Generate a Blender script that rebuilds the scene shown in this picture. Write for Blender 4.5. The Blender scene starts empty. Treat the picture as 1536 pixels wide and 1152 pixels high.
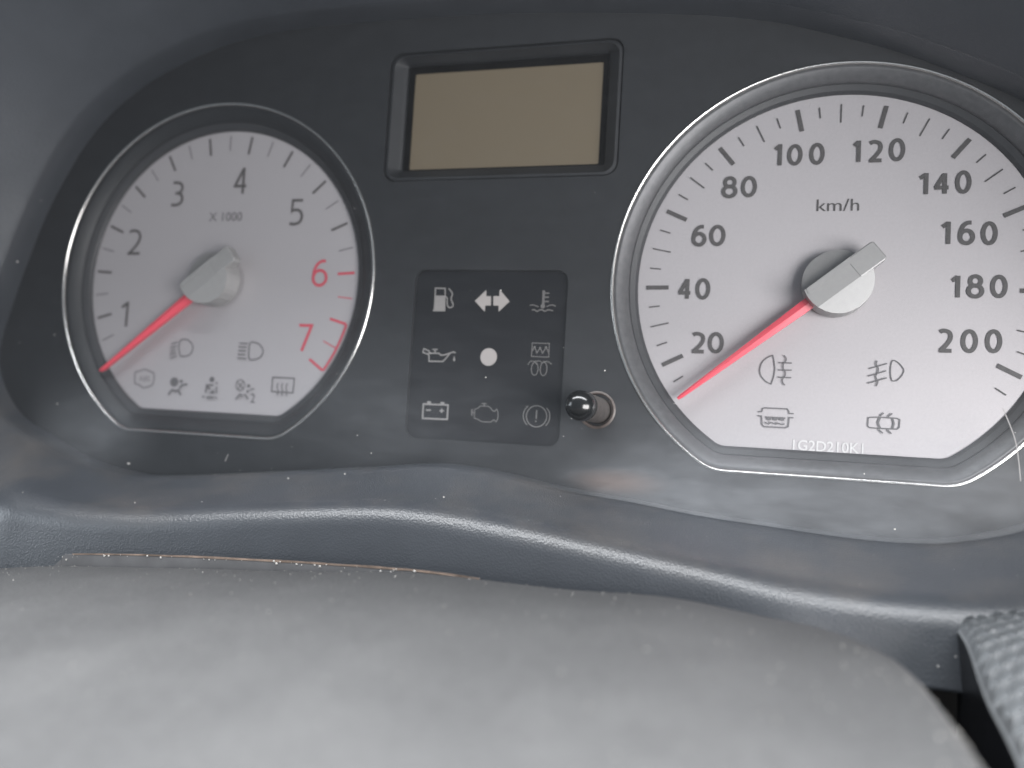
import bpy, bmesh, math, random
from mathutils import Vector, Matrix
from mathutils.geometry import tessellate_polygon

# ---------------------------------------------------------------- units
# The instrument face is measured in dial units: u right, v up, w towards the driver; one unit is 38 mm.
S = 0.038
Z0 = 0.80                                   # height of the dial centres above the car floor
def P(u, v, w): return Vector((u * S, -w * S, v * S + Z0))
def D(u, v, w): return Vector((u, -w, v))

scene = bpy.context.scene
coll = scene.collection

# ---------------------------------------------------------------- camera
CAM_POS = (-0.51049, -1.02297, 5.29107)
CAM_RIGHT = (0.96149, 0.06022, -0.26817)
CAM_DOWN = (0.04129, -0.99628, -0.0757)
CAM_FORWARD = (-0.27173, 0.06172, -0.96039)
cam_data = bpy.data.cameras.new('camera')
cam = bpy.data.objects.new('camera', cam_data)
coll.objects.link(cam)
cx, cy, cz = D(*CAM_RIGHT), -D(*CAM_DOWN), -D(*CAM_FORWARD)
rot = Matrix((cx, cy, cz)).transposed().to_quaternion()
cam.rotation_mode = 'QUATERNION'
cam.rotation_quaternion = rot
cam.location = P(*CAM_POS)
cam_data.sensor_width = 36
cam_data.lens = 36 * 1230 / 1536
cam_data.clip_start = 0.005
cam_data.clip_end = 50
cam_data.dof.use_dof = True
cam_data.dof.focus_distance = 4.75 * S
cam_data.dof.aperture_fstop = 9.0
scene.camera = cam

# ---------------------------------------------------------------- light: a car cabin lit by its windows
world = bpy.data.worlds.new('World')
scene.world = world
world.use_nodes = True
bg = world.node_tree.nodes['Background']
bg.inputs['Color'].default_value = (0.80, 0.90, 1.0, 1)
bg.inputs['Strength'].default_value = 0.24

def window_light(name, pos, aim, sx, sy, power, col):
    ld = bpy.data.lights.new(name, 'AREA')
    ld.shape = 'RECTANGLE'; ld.size = sx * S; ld.size_y = sy * S
    ld.energy = power; ld.color = col
    o = bpy.data.objects.new(name, ld); coll.objects.link(o)
    o.location = P(*pos)
    d = P(*aim) - P(*pos)
    o.rotation_euler = d.to_track_quat('-Z', 'Y').to_euler()
    return o
window_light('right_window_light', (8.5, -2.6, 10.5), (-1.0, -0.4, 0.3), 11, 6, 4.6, (1.0, 0.975, 0.965))
window_light('left_window_light', (-17, 1.0, 6.0), (-2, -0.8, 0.5), 8, 5, 0.9, (0.86, 0.93, 1.0))
window_light('rear_window_light', (-3.0, 14, 11.5), (-2.0, -1, 1), 34, 2.4, 9.0, (0.96, 0.98, 1.0))
window_light('windscreen_light', (-2.0, 13, 3.4), (-2.0, -2, 2.6), 26, 5, 11.5, (0.98, 0.99, 1.0))

scene.view_settings.view_transform = 'Standard'
scene.view_settings.look = 'None'
scene.view_settings.exposure = 0.22
scene.view_settings.gamma = 1.0
scene.view_settings.use_curve_mapping = False
scene.render.engine = 'CYCLES'
scene.cycles.use_denoising = True
scene.cycles.max_bounces = 6
scene.cycles.transparent_max_bounces = 16

# ---------------------------------------------------------------- measured outlines (dial units)
SYMBOLS = {'warning': {'fuel_pump_symbol': [('loop', [[-2.565, -0.055], [-2.495, -0.056], [-2.491, -0.11], [-2.564, -0.111]], 0.0089),
                                  ('poly', [[-2.567, -0.112], [-2.488, -0.111], [-2.483, -0.206], [-2.567, -0.208]]), ('line', [[-2.572, -0.21], [-2.482, -0.209]], 0.0104),
                                  ('curve',
                                   [[-2.49, -0.117], [-2.475, -0.122], [-2.47, -0.167], [-2.455, -0.188], [-2.433, -0.182], [-2.429, -0.166], [-2.445, -0.127], [-2.439, -0.091],
                                    [-2.468, -0.056]],
                                   0.0081)],
             'turn_arrow_symbol': [('poly', [[-2.276, -0.139], [-2.2, -0.064], [-2.197, -0.106], [-2.164, -0.106], [-2.16, -0.169], [-2.2, -0.17], [-2.201, -0.212]]),
                                   ('poly', [[-2.147, -0.105], [-2.106, -0.105], [-2.106, -0.061], [-2.031, -0.139], [-2.103, -0.21], [-2.107, -0.168], [-2.143, -0.169]])],
             'coolant_temperature_symbol': [('line', [[-1.802, -0.062], [-1.801, -0.177]], 0.0168), ('disc', [[-1.802, -0.168]], 0.0155, 0.0152),
                                            ('line', [[-1.797, -0.082], [-1.763, -0.081]], 0.0091), ('line', [[-1.795, -0.108], [-1.764, -0.108]], 0.0091),
                                            ('line', [[-1.795, -0.137], [-1.762, -0.137]], 0.0091),
                                            ('curve', [[-1.89, -0.165], [-1.869, -0.161], [-1.847, -0.168], [-1.829, -0.174]], 0.007),
                                            ('curve', [[-1.776, -0.173], [-1.756, -0.163], [-1.735, -0.16], [-1.713, -0.169]], 0.007),
                                            ('curve',
                                             [[-1.874, -0.196], [-1.856, -0.194], [-1.838, -0.204], [-1.821, -0.195], [-1.803, -0.193], [-1.785, -0.203], [-1.768, -0.194],
                                              [-1.75, -0.194], [-1.729, -0.199]],
                                             0.0084)],
             'oil_can_symbol': [('line',
                                 [[-2.389, -0.495], [-2.405, -0.489], [-2.467, -0.511], [-2.493, -0.514], [-2.509, -0.501], [-2.581, -0.503], [-2.577, -0.558], [-2.475, -0.556],
                                  [-2.43, -0.502]],
                                 0.0087),
                                ('loop', [[-2.619, -0.473], [-2.579, -0.489], [-2.584, -0.512], [-2.625, -0.499]], 0.0081), ('line', [[-2.556, -0.477], [-2.517, -0.476]], 0.0081),
                                ('line', [[-2.536, -0.477], [-2.536, -0.499]], 0.0081), ('poly', [[-2.395, -0.513], [-2.387, -0.545], [-2.393, -0.555], [-2.403, -0.545]])],
             'indicator_lamp': [('disc', [[-2.154, -0.515]], 0.058, 0.0593)],
             'glow_plug_symbol': [('loop', [[-1.859, -0.413], [-1.744, -0.413], [-1.744, -0.503], [-1.86, -0.502]], 0.0056),
                                  ('line', [[-1.857, -0.466], [-1.841, -0.438], [-1.825, -0.478], [-1.804, -0.444], [-1.786, -0.479], [-1.764, -0.438], [-1.747, -0.471]], 0.0063),
                                  ('disc', [[-1.841, -0.44]], 0.0078, 0.0076), ('disc', [[-1.804, -0.444]], 0.0063, 0.0062), ('disc', [[-1.764, -0.439]], 0.0077, 0.0075),
                                  ('ring', [[-1.831, -0.583]], 0.0225, 0.0425, 0.0062), ('ring', [[-1.771, -0.582]], 0.0224, 0.0444, 0.0062),
                                  ('curve', [[-1.878, -0.559], [-1.864, -0.537], [-1.835, -0.536], [-1.817, -0.555]], 0.0056),
                                  ('curve', [[-1.835, -0.536], [-1.804, -0.531], [-1.782, -0.543]], 0.0056),
                                  ('curve', [[-1.776, -0.534], [-1.741, -0.535], [-1.717, -0.551]], 0.0055)],
             'battery_symbol': [('loop', [[-2.597, -0.851], [-2.419, -0.849], [-2.419, -0.946], [-2.596, -0.948]], 0.011),
                                ('poly', [[-2.57, -0.83], [-2.542, -0.83], [-2.543, -0.847], [-2.57, -0.846]]),
                                ('poly', [[-2.473, -0.831], [-2.444, -0.831], [-2.445, -0.848], [-2.473, -0.848]]), ('line', [[-2.574, -0.891], [-2.539, -0.89]], 0.0095),
                                ('line', [[-2.475, -0.891], [-2.443, -0.889]], 0.0094), ('line', [[-2.46, -0.874], [-2.459, -0.905]], 0.0094)],
             'engine_symbol': [('loop',
                                [[-2.228, -0.866], [-2.206, -0.862], [-2.192, -0.845], [-2.134, -0.844], [-2.115, -0.857], [-2.103, -0.874], [-2.089, -0.875], [-2.076, -0.859],
                                 [-2.065, -0.882], [-2.063, -0.917], [-2.074, -0.945], [-2.089, -0.932], [-2.098, -0.934], [-2.109, -0.948], [-2.178, -0.948], [-2.201, -0.933],
                                 [-2.227, -0.929]],
                                0.0057),
                               ('line', [[-2.25, -0.867], [-2.248, -0.913]], 0.0057), ('line', [[-2.241, -0.868], [-2.238, -0.912]], 0.0043),
                               ('line', [[-2.248, -0.89], [-2.23, -0.89]], 0.0057), ('line', [[-2.183, -0.828], [-2.144, -0.827]], 0.0064),
                               ('line', [[-2.163, -0.827], [-2.162, -0.844]], 0.0064)],
             'brake_symbol': [('ring', [[-1.802, -0.893]], 0.0683, 0.0692, 0.0075),
                              ('curve', [[-1.862, -0.829], [-1.884, -0.856], [-1.891, -0.894], [-1.882, -0.928], [-1.862, -0.953]], 0.0069),
                              ('curve', [[-1.737, -0.835], [-1.718, -0.861], [-1.713, -0.892], [-1.719, -0.926], [-1.737, -0.952]], 0.0069),
                              ('line', [[-1.802, -0.852], [-1.802, -0.91]], 0.0097), ('disc', [[-1.803, -0.926]], 0.0056, 0.0054)]},
 'tach': {'dipped_beam_symbol': [('cloop',
                                  [[-4.642, -0.463], [-4.611, -0.451], [-4.567, -0.459], [-4.531, -0.495], [-4.529, -0.537], [-4.556, -0.57], [-4.598, -0.58], [-4.631, -0.575],
                                   [-4.65, -0.517]],
                                  0.0091),
                                 ('line', [[-4.721, -0.491], [-4.663, -0.473]], 0.0091), ('line', [[-4.724, -0.519], [-4.669, -0.503]], 0.0091),
                                 ('line', [[-4.724, -0.547], [-4.674, -0.531]], 0.0091), ('line', [[-4.724, -0.573], [-4.666, -0.555]], 0.0091),
                                 ('line', [[-4.718, -0.6], [-4.655, -0.579]], 0.0091)],
          'main_beam_symbol': [('cloop',
                                [[-4.035, -0.463], [-3.999, -0.458], [-3.952, -0.474], [-3.922, -0.518], [-3.939, -0.564], [-3.988, -0.584], [-4.031, -0.582], [-4.041, -0.526]],
                                0.0097),
                               ('line', [[-4.127, -0.467], [-4.053, -0.469]], 0.0097), ('line', [[-4.13, -0.494], [-4.06, -0.495]], 0.0097),
                               ('line', [[-4.131, -0.523], [-4.063, -0.523]], 0.0097), ('line', [[-4.13, -0.551], [-4.063, -0.551]], 0.0097),
                               ('line', [[-4.131, -0.578], [-4.052, -0.581]], 0.0097)],
          'anti_lock_symbol': [('loop',
                                [[-5.025, -0.714], [-4.997, -0.708], [-4.941, -0.69], [-4.886, -0.706], [-4.855, -0.717], [-4.848, -0.77], [-4.859, -0.81], [-4.896, -0.825],
                                 [-4.937, -0.835], [-4.981, -0.813], [-5.018, -0.805], [-5.026, -0.759]],
                                0.0124)],
          'airbag_symbol': [('disc', [[-4.665, -0.778]], 0.0367, 0.0348), ('disc', [[-4.602, -0.771]], 0.014, 0.012),
                            ('curve', [[-4.612, -0.828], [-4.595, -0.802], [-4.545, -0.79]], 0.013),
                            ('curve', [[-4.704, -0.878], [-4.685, -0.847], [-4.665, -0.839], [-4.639, -0.852]], 0.0141),
                            ('curve', [[-4.642, -0.85], [-4.621, -0.837], [-4.593, -0.875]], 0.012)],
          'seat_belt_symbol': [('disc', [[-4.336, -0.746]], 0.021, 0.0206), ('line', [[-4.381, -0.848], [-4.377, -0.79], [-4.319, -0.788]], 0.0138),
                               ('line', [[-4.374, -0.797], [-4.343, -0.821]], 0.0148), ('poly', [[-4.309, -0.817], [-4.305, -0.85], [-4.352, -0.852]]),
                               ('line', [[-4.297, -0.776], [-4.283, -0.767]], 0.0108), ('line', [[-4.288, -0.798], [-4.285, -0.847]], 0.0108),
                               ('line', [[-4.404, -0.878], [-4.379, -0.877]], 0.0118), ('line', [[-4.363, -0.882], [-4.303, -0.881]], 0.0157),
                               ('line', [[-4.296, -0.88], [-4.27, -0.88]], 0.0098)],
          'passenger_airbag_off_symbol': [('ring', [[-4.09, -0.778]], 0.0366, 0.0402, 0.0066), ('line', [[-4.114, -0.758], [-4.063, -0.803]], 0.0066),
                                          ('line', [[-4.065, -0.751], [-4.109, -0.81]], 0.0066), ('disc', [[-4.017, -0.78]], 0.0128, 0.0113),
                                          ('line', [[-4.021, -0.833], [-4.017, -0.811]], 0.0151), ('line', [[-4.001, -0.811], [-3.964, -0.799]], 0.008),
                                          ('line', [[-4.114, -0.885], [-4.081, -0.847], [-4.056, -0.857]], 0.0132), ('line', [[-4.044, -0.842], [-4.008, -0.878]], 0.0111)],
          'rear_heater_symbol': [('loop', [[-3.824, -0.709], [-3.647, -0.71], [-3.649, -0.816], [-3.825, -0.813]], 0.0095),
                                 ('curve', [[-3.773, -0.749], [-3.781, -0.772], [-3.772, -0.805], [-3.775, -0.842]], 0.0079),
                                 ('curve', [[-3.738, -0.747], [-3.742, -0.775], [-3.734, -0.808], [-3.737, -0.843]], 0.0079),
                                 ('curve', [[-3.697, -0.748], [-3.705, -0.778], [-3.697, -0.811], [-3.699, -0.841]], 0.0079)]},
 'speedo': {'rear_fog_symbol': [('loop',
                                 [[-0.345, -0.437], [-0.362, -0.443], [-0.379, -0.453], [-0.398, -0.47], [-0.411, -0.49], [-0.417, -0.511], [-0.419, -0.532], [-0.416, -0.553],
                                  [-0.408, -0.57], [-0.396, -0.585], [-0.383, -0.598], [-0.366, -0.608], [-0.349, -0.615], [-0.339, -0.585], [-0.334, -0.564], [-0.331, -0.539],
                                  [-0.33, -0.515], [-0.336, -0.473]],
                                 0.0075),
                                ('line', [[-0.311, -0.481], [-0.232, -0.481]], 0.0082), ('line', [[-0.311, -0.527], [-0.231, -0.525]], 0.0082),
                                ('line', [[-0.311, -0.571], [-0.232, -0.572]], 0.0082),
                                ('curve',
                                 [[-0.28, -0.435], [-0.266, -0.453], [-0.27, -0.474], [-0.281, -0.492], [-0.28, -0.517], [-0.269, -0.537], [-0.268, -0.558], [-0.282, -0.583],
                                  [-0.28, -0.604], [-0.267, -0.619]],
                                 0.0075)],
            'front_fog_symbol': [('cloop',
                                  [[0.341, -0.445], [0.369, -0.459], [0.391, -0.485], [0.399, -0.505], [0.387, -0.536], [0.363, -0.563], [0.341, -0.568], [0.332, -0.555],
                                   [0.326, -0.518], [0.329, -0.464]],
                                  0.0071),
                                 ('line', [[0.206, -0.5], [0.307, -0.465]], 0.0072), ('line', [[0.204, -0.545], [0.303, -0.509]], 0.0072),
                                 ('line', [[0.203, -0.588], [0.307, -0.551]], 0.0072),
                                 ('curve', [[0.249, -0.45], [0.247, -0.474], [0.257, -0.494], [0.256, -0.521], [0.246, -0.542], [0.251, -0.562], [0.258, -0.578], [0.249, -0.604]],
                                  0.0072)],
            'coolant_level_symbol': [('line',
                                      [[-0.42, -0.79], [-0.396, -0.787], [-0.393, -0.769], [-0.38, -0.764], [-0.248, -0.764], [-0.239, -0.776], [-0.237, -0.791], [-0.209, -0.791]],
                                      0.0082),
                                     ('line',
                                      [[-0.421, -0.815], [-0.397, -0.815], [-0.392, -0.867], [-0.379, -0.88], [-0.256, -0.88], [-0.238, -0.871], [-0.236, -0.817], [-0.21, -0.816]],
                                      0.0082),
                                     ('line', [[-0.374, -0.821], [-0.257, -0.821]], 0.0095), ('disc', [[-0.354, -0.83]], 0.0146, 0.0097),
                                     ('disc', [[-0.316, -0.83]], 0.0145, 0.0097), ('disc', [[-0.277, -0.83]], 0.0145, 0.0097),
                                     ('curve', [[-0.373, -0.852], [-0.356, -0.862], [-0.338, -0.853], [-0.316, -0.861], [-0.298, -0.854], [-0.28, -0.861], [-0.26, -0.857]],
                                      0.0082)],
            'open_door_symbol': [('loop',
                                  [[0.212, -0.795], [0.221, -0.791], [0.27, -0.787], [0.369, -0.789], [0.385, -0.796], [0.383, -0.841], [0.371, -0.853], [0.272, -0.854],
                                   [0.22, -0.852], [0.21, -0.842]],
                                  0.0084),
                                 ('curve', [[0.277, -0.79], [0.267, -0.821], [0.279, -0.852]], 0.0129), ('curve', [[0.345, -0.793], [0.353, -0.82], [0.346, -0.85]], 0.0109),
                                 ('line', [[0.276, -0.78], [0.296, -0.761]], 0.0084), ('line', [[0.32, -0.782], [0.343, -0.761]], 0.0084),
                                 ('line', [[0.27, -0.861], [0.295, -0.882]], 0.0084), ('line', [[0.319, -0.86], [0.341, -0.882]], 0.0084)]}}
NUMERALS = {'speedo': [('2', -0.798, -0.371, 0.091, 0.137), ('0', -0.69, -0.368, 0.095, 0.137), ('4', -0.898, -0.027, 0.088, 0.139), ('0', -0.785, -0.026, 0.089, 0.139),
            ('6', -0.823, 0.318, 0.09, 0.14), ('0', -0.71, 0.318, 0.097, 0.139), ('8', -0.648, 0.629, 0.095, 0.14), ('0', -0.53, 0.63, 0.094, 0.139),
            ('1', -0.364, 0.829, 0.046, 0.146), ('0', -0.262, 0.826, 0.088, 0.138), ('0', -0.132, 0.828, 0.087, 0.14), ('1', 0.096, 0.835, 0.043, 0.144),
            ('2', 0.204, 0.832, 0.087, 0.14), ('0', 0.324, 0.837, 0.088, 0.144), ('1', 0.475, 0.623, 0.05, 0.14), ('4', 0.574, 0.622, 0.09, 0.136),
            ('0', 0.69, 0.628, 0.084, 0.142), ('1', 0.603, 0.323, 0.048, 0.145), ('6', 0.714, 0.323, 0.088, 0.145), ('0', 0.834, 0.319, 0.085, 0.143),
            ('1', 0.662, 0.002, 0.047, 0.14), ('8', 0.768, 0.004, 0.091, 0.14), ('0', 0.891, 0.005, 0.087, 0.139), ('2', 0.618, -0.32, 0.084, 0.142),
            ('0', 0.744, -0.319, 0.087, 0.141), ('0', 0.87, -0.316, 0.086, 0.14)],
 'tach': [('1', -5.173, -0.268, 0.081, 0.196), ('2', -5.138, 0.301, 0.132, 0.202), ('3', -4.783, 0.678, 0.118, 0.197), ('4', -4.229, 0.766, 0.121, 0.201),
          ('5', -3.735, 0.517, 0.123, 0.199), ('6', -3.503, 0.064, 0.127, 0.197), ('7', -3.587, -0.41, 0.126, 0.198)]}
LETTERING = {'km/h': [-0.0, 0.503, 0.245, 0.076],
 'X1000': [-4.337, 0.492, 0.287, 0.068],
 'ABS': [-4.936, -0.763, 0.098, 0.04],
 '2': [-3.977, -0.869, 0.039, 0.069],
 '1G2D210K1': [-0.008, -0.98, 0.4, 0.064]}
RIM_LOOP = [[-2.452, -1.243], [-2.823, -1.286], [-3.61, -1.376], [-4.406, -1.46], [-4.743, -1.475], [-5.221, -1.401], [-5.604, -1.253], [-5.938, -1.105], [-6.164, -0.849], [-6.229, -0.593],
 [-6.145, -0.227], [-5.956, 0.347], [-5.779, 0.736], [-5.511, 1.143], [-5.175, 1.437], [-4.78, 1.642], [-4.334, 1.785], [-3.791, 1.855], [-3.066, 1.861], [-2.11, 1.836],
 [-1.069, 1.743], [-0.473, 1.648], [-0.094, 1.534], [0.268, 1.405], [0.616, 1.243], [0.903, 1.091], [1.174, 0.89], [1.485, 0.515], [1.667, -0.017], [1.642, -0.502],
 [1.442, -0.959], [1.146, -1.258], [0.95, -1.362], [0.646, -1.45], [0.35, -1.481], [0.007, -1.476], [-0.351, -1.452], [-0.725, -1.426], [-1.117, -1.38], [-1.526, -1.34],
 [-1.913, -1.278], [-2.179, -1.246]]
CREST_LOOP = [[-2.171, -1.47, 1.0], [-2.494, -1.47, 1.0], [-3.173, -1.538, 1.0], [-3.857, -1.622, 1.0], [-4.146, -1.648, 1.0], [-4.549, -1.665, 1.0], [-5.025, -1.658, 1.0],
 [-5.521, -1.674, 1.05], [-6.685, -1.147, 1.4], [-7.029, -0.569, 1.8], [-6.913, -0.004, 2.7], [-6.704, 0.631, 2.7], [-6.477, 1.126, 2.7], [-6.117, 1.665, 2.7],
 [-5.626, 2.098, 2.7], [-5.086, 2.381, 2.7], [-4.503, 2.567, 2.7], [-3.839, 2.654, 2.7], [-3.057, 2.661, 2.7], [-2.062, 2.635, 2.7], [-0.978, 2.538, 2.7], [-0.305, 2.43, 2.7],
 [0.155, 2.294, 2.7], [0.571, 2.145, 2.7], [0.97, 1.96, 2.7], [1.331, 1.767, 2.7], [1.737, 1.458, 2.7], [2.188, 0.897, 2.7], [2.457, 0.105, 2.7], [2.42, -0.688, 1.8],
 [1.943, -1.288, 1.4], [1.04, -1.633, 1.05], [0.759, -1.669, 1.0], [0.497, -1.684, 1.0], [0.242, -1.69, 1.0], [-0.054, -1.684, 1.0], [-0.362, -1.66, 1.0], [-0.685, -1.624, 1.0],
 [-1.022, -1.582, 1.0], [-1.375, -1.537, 1.0], [-1.707, -1.503, 1.0], [-1.936, -1.484, 1.0]]
OUTER_LOOP = [[-2.171, -2.4, 1.1], [-2.494, -2.4, 1.1], [-3.173, -2.4, 1.1], [-3.857, -2.4, 1.1], [-4.146, -2.4, 1.1], [-4.549, -2.4, 1.1], [-5.025, -2.4, 1.1], [-5.621, -2.4, 1.1],
 [-6.946, -1.9, 1.35], [-7.329, -0.559, 1.75], [-7.201, 0.08, 2.65], [-6.984, 0.738, 2.65], [-6.739, 1.272, 2.65], [-6.345, 1.861, 2.65], [-5.795, 2.346, 2.65],
 [-5.201, 2.658, 2.65], [-4.567, 2.861, 2.65], [-3.856, 2.953, 2.65], [-3.054, 2.961, 2.65], [-2.045, 2.935, 2.65], [-0.944, 2.836, 2.65], [-0.242, 2.723, 2.65],
 [0.248, 2.579, 2.65], [0.685, 2.423, 2.65], [1.103, 2.229, 2.65], [1.491, 2.021, 2.65], [1.948, 1.671, 2.65], [2.451, 1.04, 2.65], [2.754, 0.151, 2.65], [2.712, -0.757, 1.75],
 [2.194, -1.9, 1.35], [1.14, -2.06, 1.1], [0.759, -2.06, 1.1], [0.497, -2.06, 1.1], [0.242, -2.06, 1.1], [-0.054, -2.06, 1.1], [-0.362, -2.06, 1.1], [-0.685, -2.4, 1.1],
 [-1.022, -2.4, 1.1], [-1.375, -2.4, 1.1], [-1.707, -2.4, 1.1], [-1.936, -2.4, 1.1]]
COVER_EDGE = [[-6.082, -2.175, 1.35], [-5.32, -2.063, 1.35], [-4.71, -1.986, 1.35], [-4.254, -1.928, 1.35], [-3.34, -1.851, 1.35], [-2.728, -1.803, 1.35], [-2.05, -1.744, 1.35],
 [-1.317, -1.742, 1.35], [-0.815, -1.725, 1.35], [-0.41, -1.748, 1.42], [-0.128, -1.762, 1.5], [0.047, -1.783, 1.7], [0.137, -1.82, 1.9], [0.183, -1.874, 2.1],
 [0.192, -1.895, 2.3], [0.186, -1.927, 2.5], [0.16, -1.958, 2.75], [0.101, -1.987, 3.1]]
FLANGE_EDGE = [[-4.391, -1.963], [-4.334, -1.915], [-4.256, -1.876], [-3.614, -1.821], [-2.892, -1.78], [-2.34, -1.756], [-2.041, -1.75], [-1.751, -1.757]]
SCRATCHES = [[[0.831, -0.722], [0.864, -0.802], [0.894, -0.889], [0.912, -0.994], [0.924, -1.106]], [[-3.929, -1.324], [-3.908, -1.273]], [[-4.126, -1.508], [-4.066, -1.462]],
 [[-4.056, -1.448], [-3.99, -1.416]], [[-2.674, -0.581], [-2.65, -0.457]], [[-1.38, 0.247], [-1.343, 0.33], [-1.316, 0.363]], [[-0.907, -0.78], [-0.883, -0.783]],
 [[-0.21, 0.986], [-0.203, 1.014]]]

# ---------------------------------------------------------------- object helpers
ORIGIN = {}
def link(name, me, mat, parent=None, origin=None):
    o = bpy.data.objects.new(name, me)
    coll.objects.link(o)
    if mat is not None and len(me.materials) == 0: me.materials.append(mat)
    ORIGIN[o.name] = origin
    if parent is not None:
        o.parent = parent
        o.location = origin - ORIGIN[parent.name]
    else:
        o.location = origin
    return o
def build(name, verts, faces, mat, parent=None, smooth=False, raw=False, kind=None):
    """verts in dial units (or metres when raw): one mesh object with its origin at its centre"""
    vs = [Vector(v) if raw else P(*v) for v in verts]
    lo = Vector([min(v[i] for v in vs) for i in range(3)]); hi = Vector([max(v[i] for v in vs) for i in range(3)])
    c = (lo + hi) / 2
    me = bpy.data.meshes.new(name)
    me.from_pydata([v - c for v in vs], [], faces)
    bm = bmesh.new(); bm.from_mesh(me)
    bmesh.ops.recalc_face_normals(bm, faces=bm.faces)
    bm.to_mesh(me); bm.free()
    if smooth:
        for p_ in me.polygons: p_.use_smooth = True
    me.update()
    o = link(name, me, mat, parent, c)
    if kind: o['kind'] = kind
    return o
def empty(name, loc):
    o = bpy.data.objects.new(name, None); coll.objects.link(o)
    o.empty_display_size = 0.02
    o.location = loc; ORIGIN[o.name] = Vector(loc)
    return o
def tag(o, label, cat): o['label'] = label; o['category'] = cat
def face_front(o):
    """single-sheet prints: make every normal face the driver (-Y)"""
    me = o.data
    bm = bmesh.new(); bm.from_mesh(me)
    for f in bm.faces:
        f.normal_update()
        if f.normal.y > 0: f.normal_flip()
    bm.to_mesh(me); bm.free()
    return o

def catmull(pts, n, closed=False):
    pts = [Vector(p_) for p_ in pts]; out = []; m = len(pts)
    for i in range(m if closed else m - 1):
        if closed: a, b, c, d = pts[(i - 1) % m], pts[i], pts[(i + 1) % m], pts[(i + 2) % m]
        else: a, b, c, d = pts[max(i - 1, 0)], pts[i], pts[i + 1], pts[min(i + 2, m - 1)]
        for k in range(n):
            t = k / n
            out.append(0.5 * (2 * b + (c - a) * t + (2 * a - 5 * b + 4 * c - d) * t * t + (3 * b - a - 3 * c + d) * t ** 3))
    if not closed: out.append(pts[-1])
    return out

class Print:
    """flat printed marks on a plane w = const"""
    def __init__(self, w): self.w, self.v, self.f, self.k = w, [], [], 0
    def z(self): self.k += 1; return self.w + 0.0014 * self.k
    def poly(self, pts):
        z = self.z(); b = len(self.v)
        for t in tessellate_polygon([[Vector((p_[0], p_[1], 0)) for p_ in pts]]): self.f.append(tuple(b + i for i in t))
        self.v += [(p_[0], p_[1], z) for p_ in pts]
    def stroke(self, pts, width, closed=False):
        pts = [Vector((p_[0], p_[1])) for p_ in pts]; z = self.z(); b = len(self.v); n = len(pts); h = width / 2
        for i in range(n):
            if closed: d0, d1 = pts[i] - pts[i - 1], pts[(i + 1) % n] - pts[i]
            else: d0, d1 = pts[i] - pts[max(i - 1, 0)], pts[min(i + 1, n - 1)] - pts[i]
            if d0.length < 1e-9: d0 = d1
            if d1.length < 1e-9: d1 = d0
            d0, d1 = d0.normalized(), d1.normalized()
            n0, n1 = Vector((-d0.y, d0.x)), Vector((-d1.y, d1.x))
            m = (n0 + n1)
            m = n1 if m.length < 1e-6 else m.normalized()
            s = h / max(0.45, m.dot(n1))
            for sg in (1, -1):
                q = pts[i] + m * s * sg; self.v.append((q.x, q.y, z))
        for i in range(n if closed else n - 1):
            a, c = b + 2 * i, b + 2 * ((i + 1) % n)
            self.f.append((a, a + 1, c + 1, c))
    def disc(self, c, rx, ry, n=28): self.poly([(c[0] + rx * math.cos(2 * math.pi * i / n), c[1] + ry * math.sin(2 * math.pi * i / n)) for i in range(n)])
    def ring(self, c, rx, ry, wd, n=40): self.stroke([(c[0] + rx * math.cos(2 * math.pi * i / n), c[1] + ry * math.sin(2 * math.pi * i / n)) for i in range(n)], wd, True)
    def items(self, items):
        for it in items:
            k, pts = it[0], it[1]
            if k == 'line': self.stroke(pts, it[2])
            elif k == 'loop': self.stroke(pts, it[2], True)
            elif k == 'curve': self.stroke([(q.x, q.y) for q in catmull([(a, b, 0) for a, b in pts], 6)], it[2])
            elif k == 'cloop': self.stroke([(q.x, q.y) for q in catmull([(a, b, 0) for a, b in pts], 5, True)], it[2], True)
            elif k == 'poly': self.poly(pts)
            elif k == 'disc': self.disc(pts[0], it[2], it[3])
            elif k == 'ring': self.ring(pts[0], it[2], it[3], it[4])
        return self
    def build(self, name, mat, parent): return face_front(build(name, self.v, self.f, mat, parent))

def slab(pts, w0, w1, holes=()):
    """flat plate with holes: front and back sheets and the edges between"""
    loops = [list(pts)] + [list(h) for h in holes]
    flat = [q for l in loops for q in l]; n = len(flat)
    tri = tessellate_polygon([[Vector((q[0], q[1], 0)) for q in l] for l in loops])
    verts = [(q[0], q[1], w1) for q in flat] + [(q[0], q[1], w0) for q in flat]
    faces = [tuple(t) for t in tri] + [tuple(n + i for i in reversed(t)) for t in tri]
    b = 0
    for l in loops:
        m = len(l)
        for i in range(m): faces.append((b + i, b + (i + 1) % m, n + b + (i + 1) % m, n + b + i))
        b += m
    return verts, faces

def rounded_rect(x0, x1, y0, y1, r, n=6):
    out = []
    for cx_, cy_, a in ((x1 - r, y1 - r, 0), (x0 + r, y1 - r, 90), (x0 + r, y0 + r, 180), (x1 - r, y0 + r, 270)):
        for k in range(n + 1):
            t = math.radians(a + 90 * k / n); out.append((cx_ + r * math.cos(t), cy_ + r * math.sin(t)))
    return out

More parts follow.
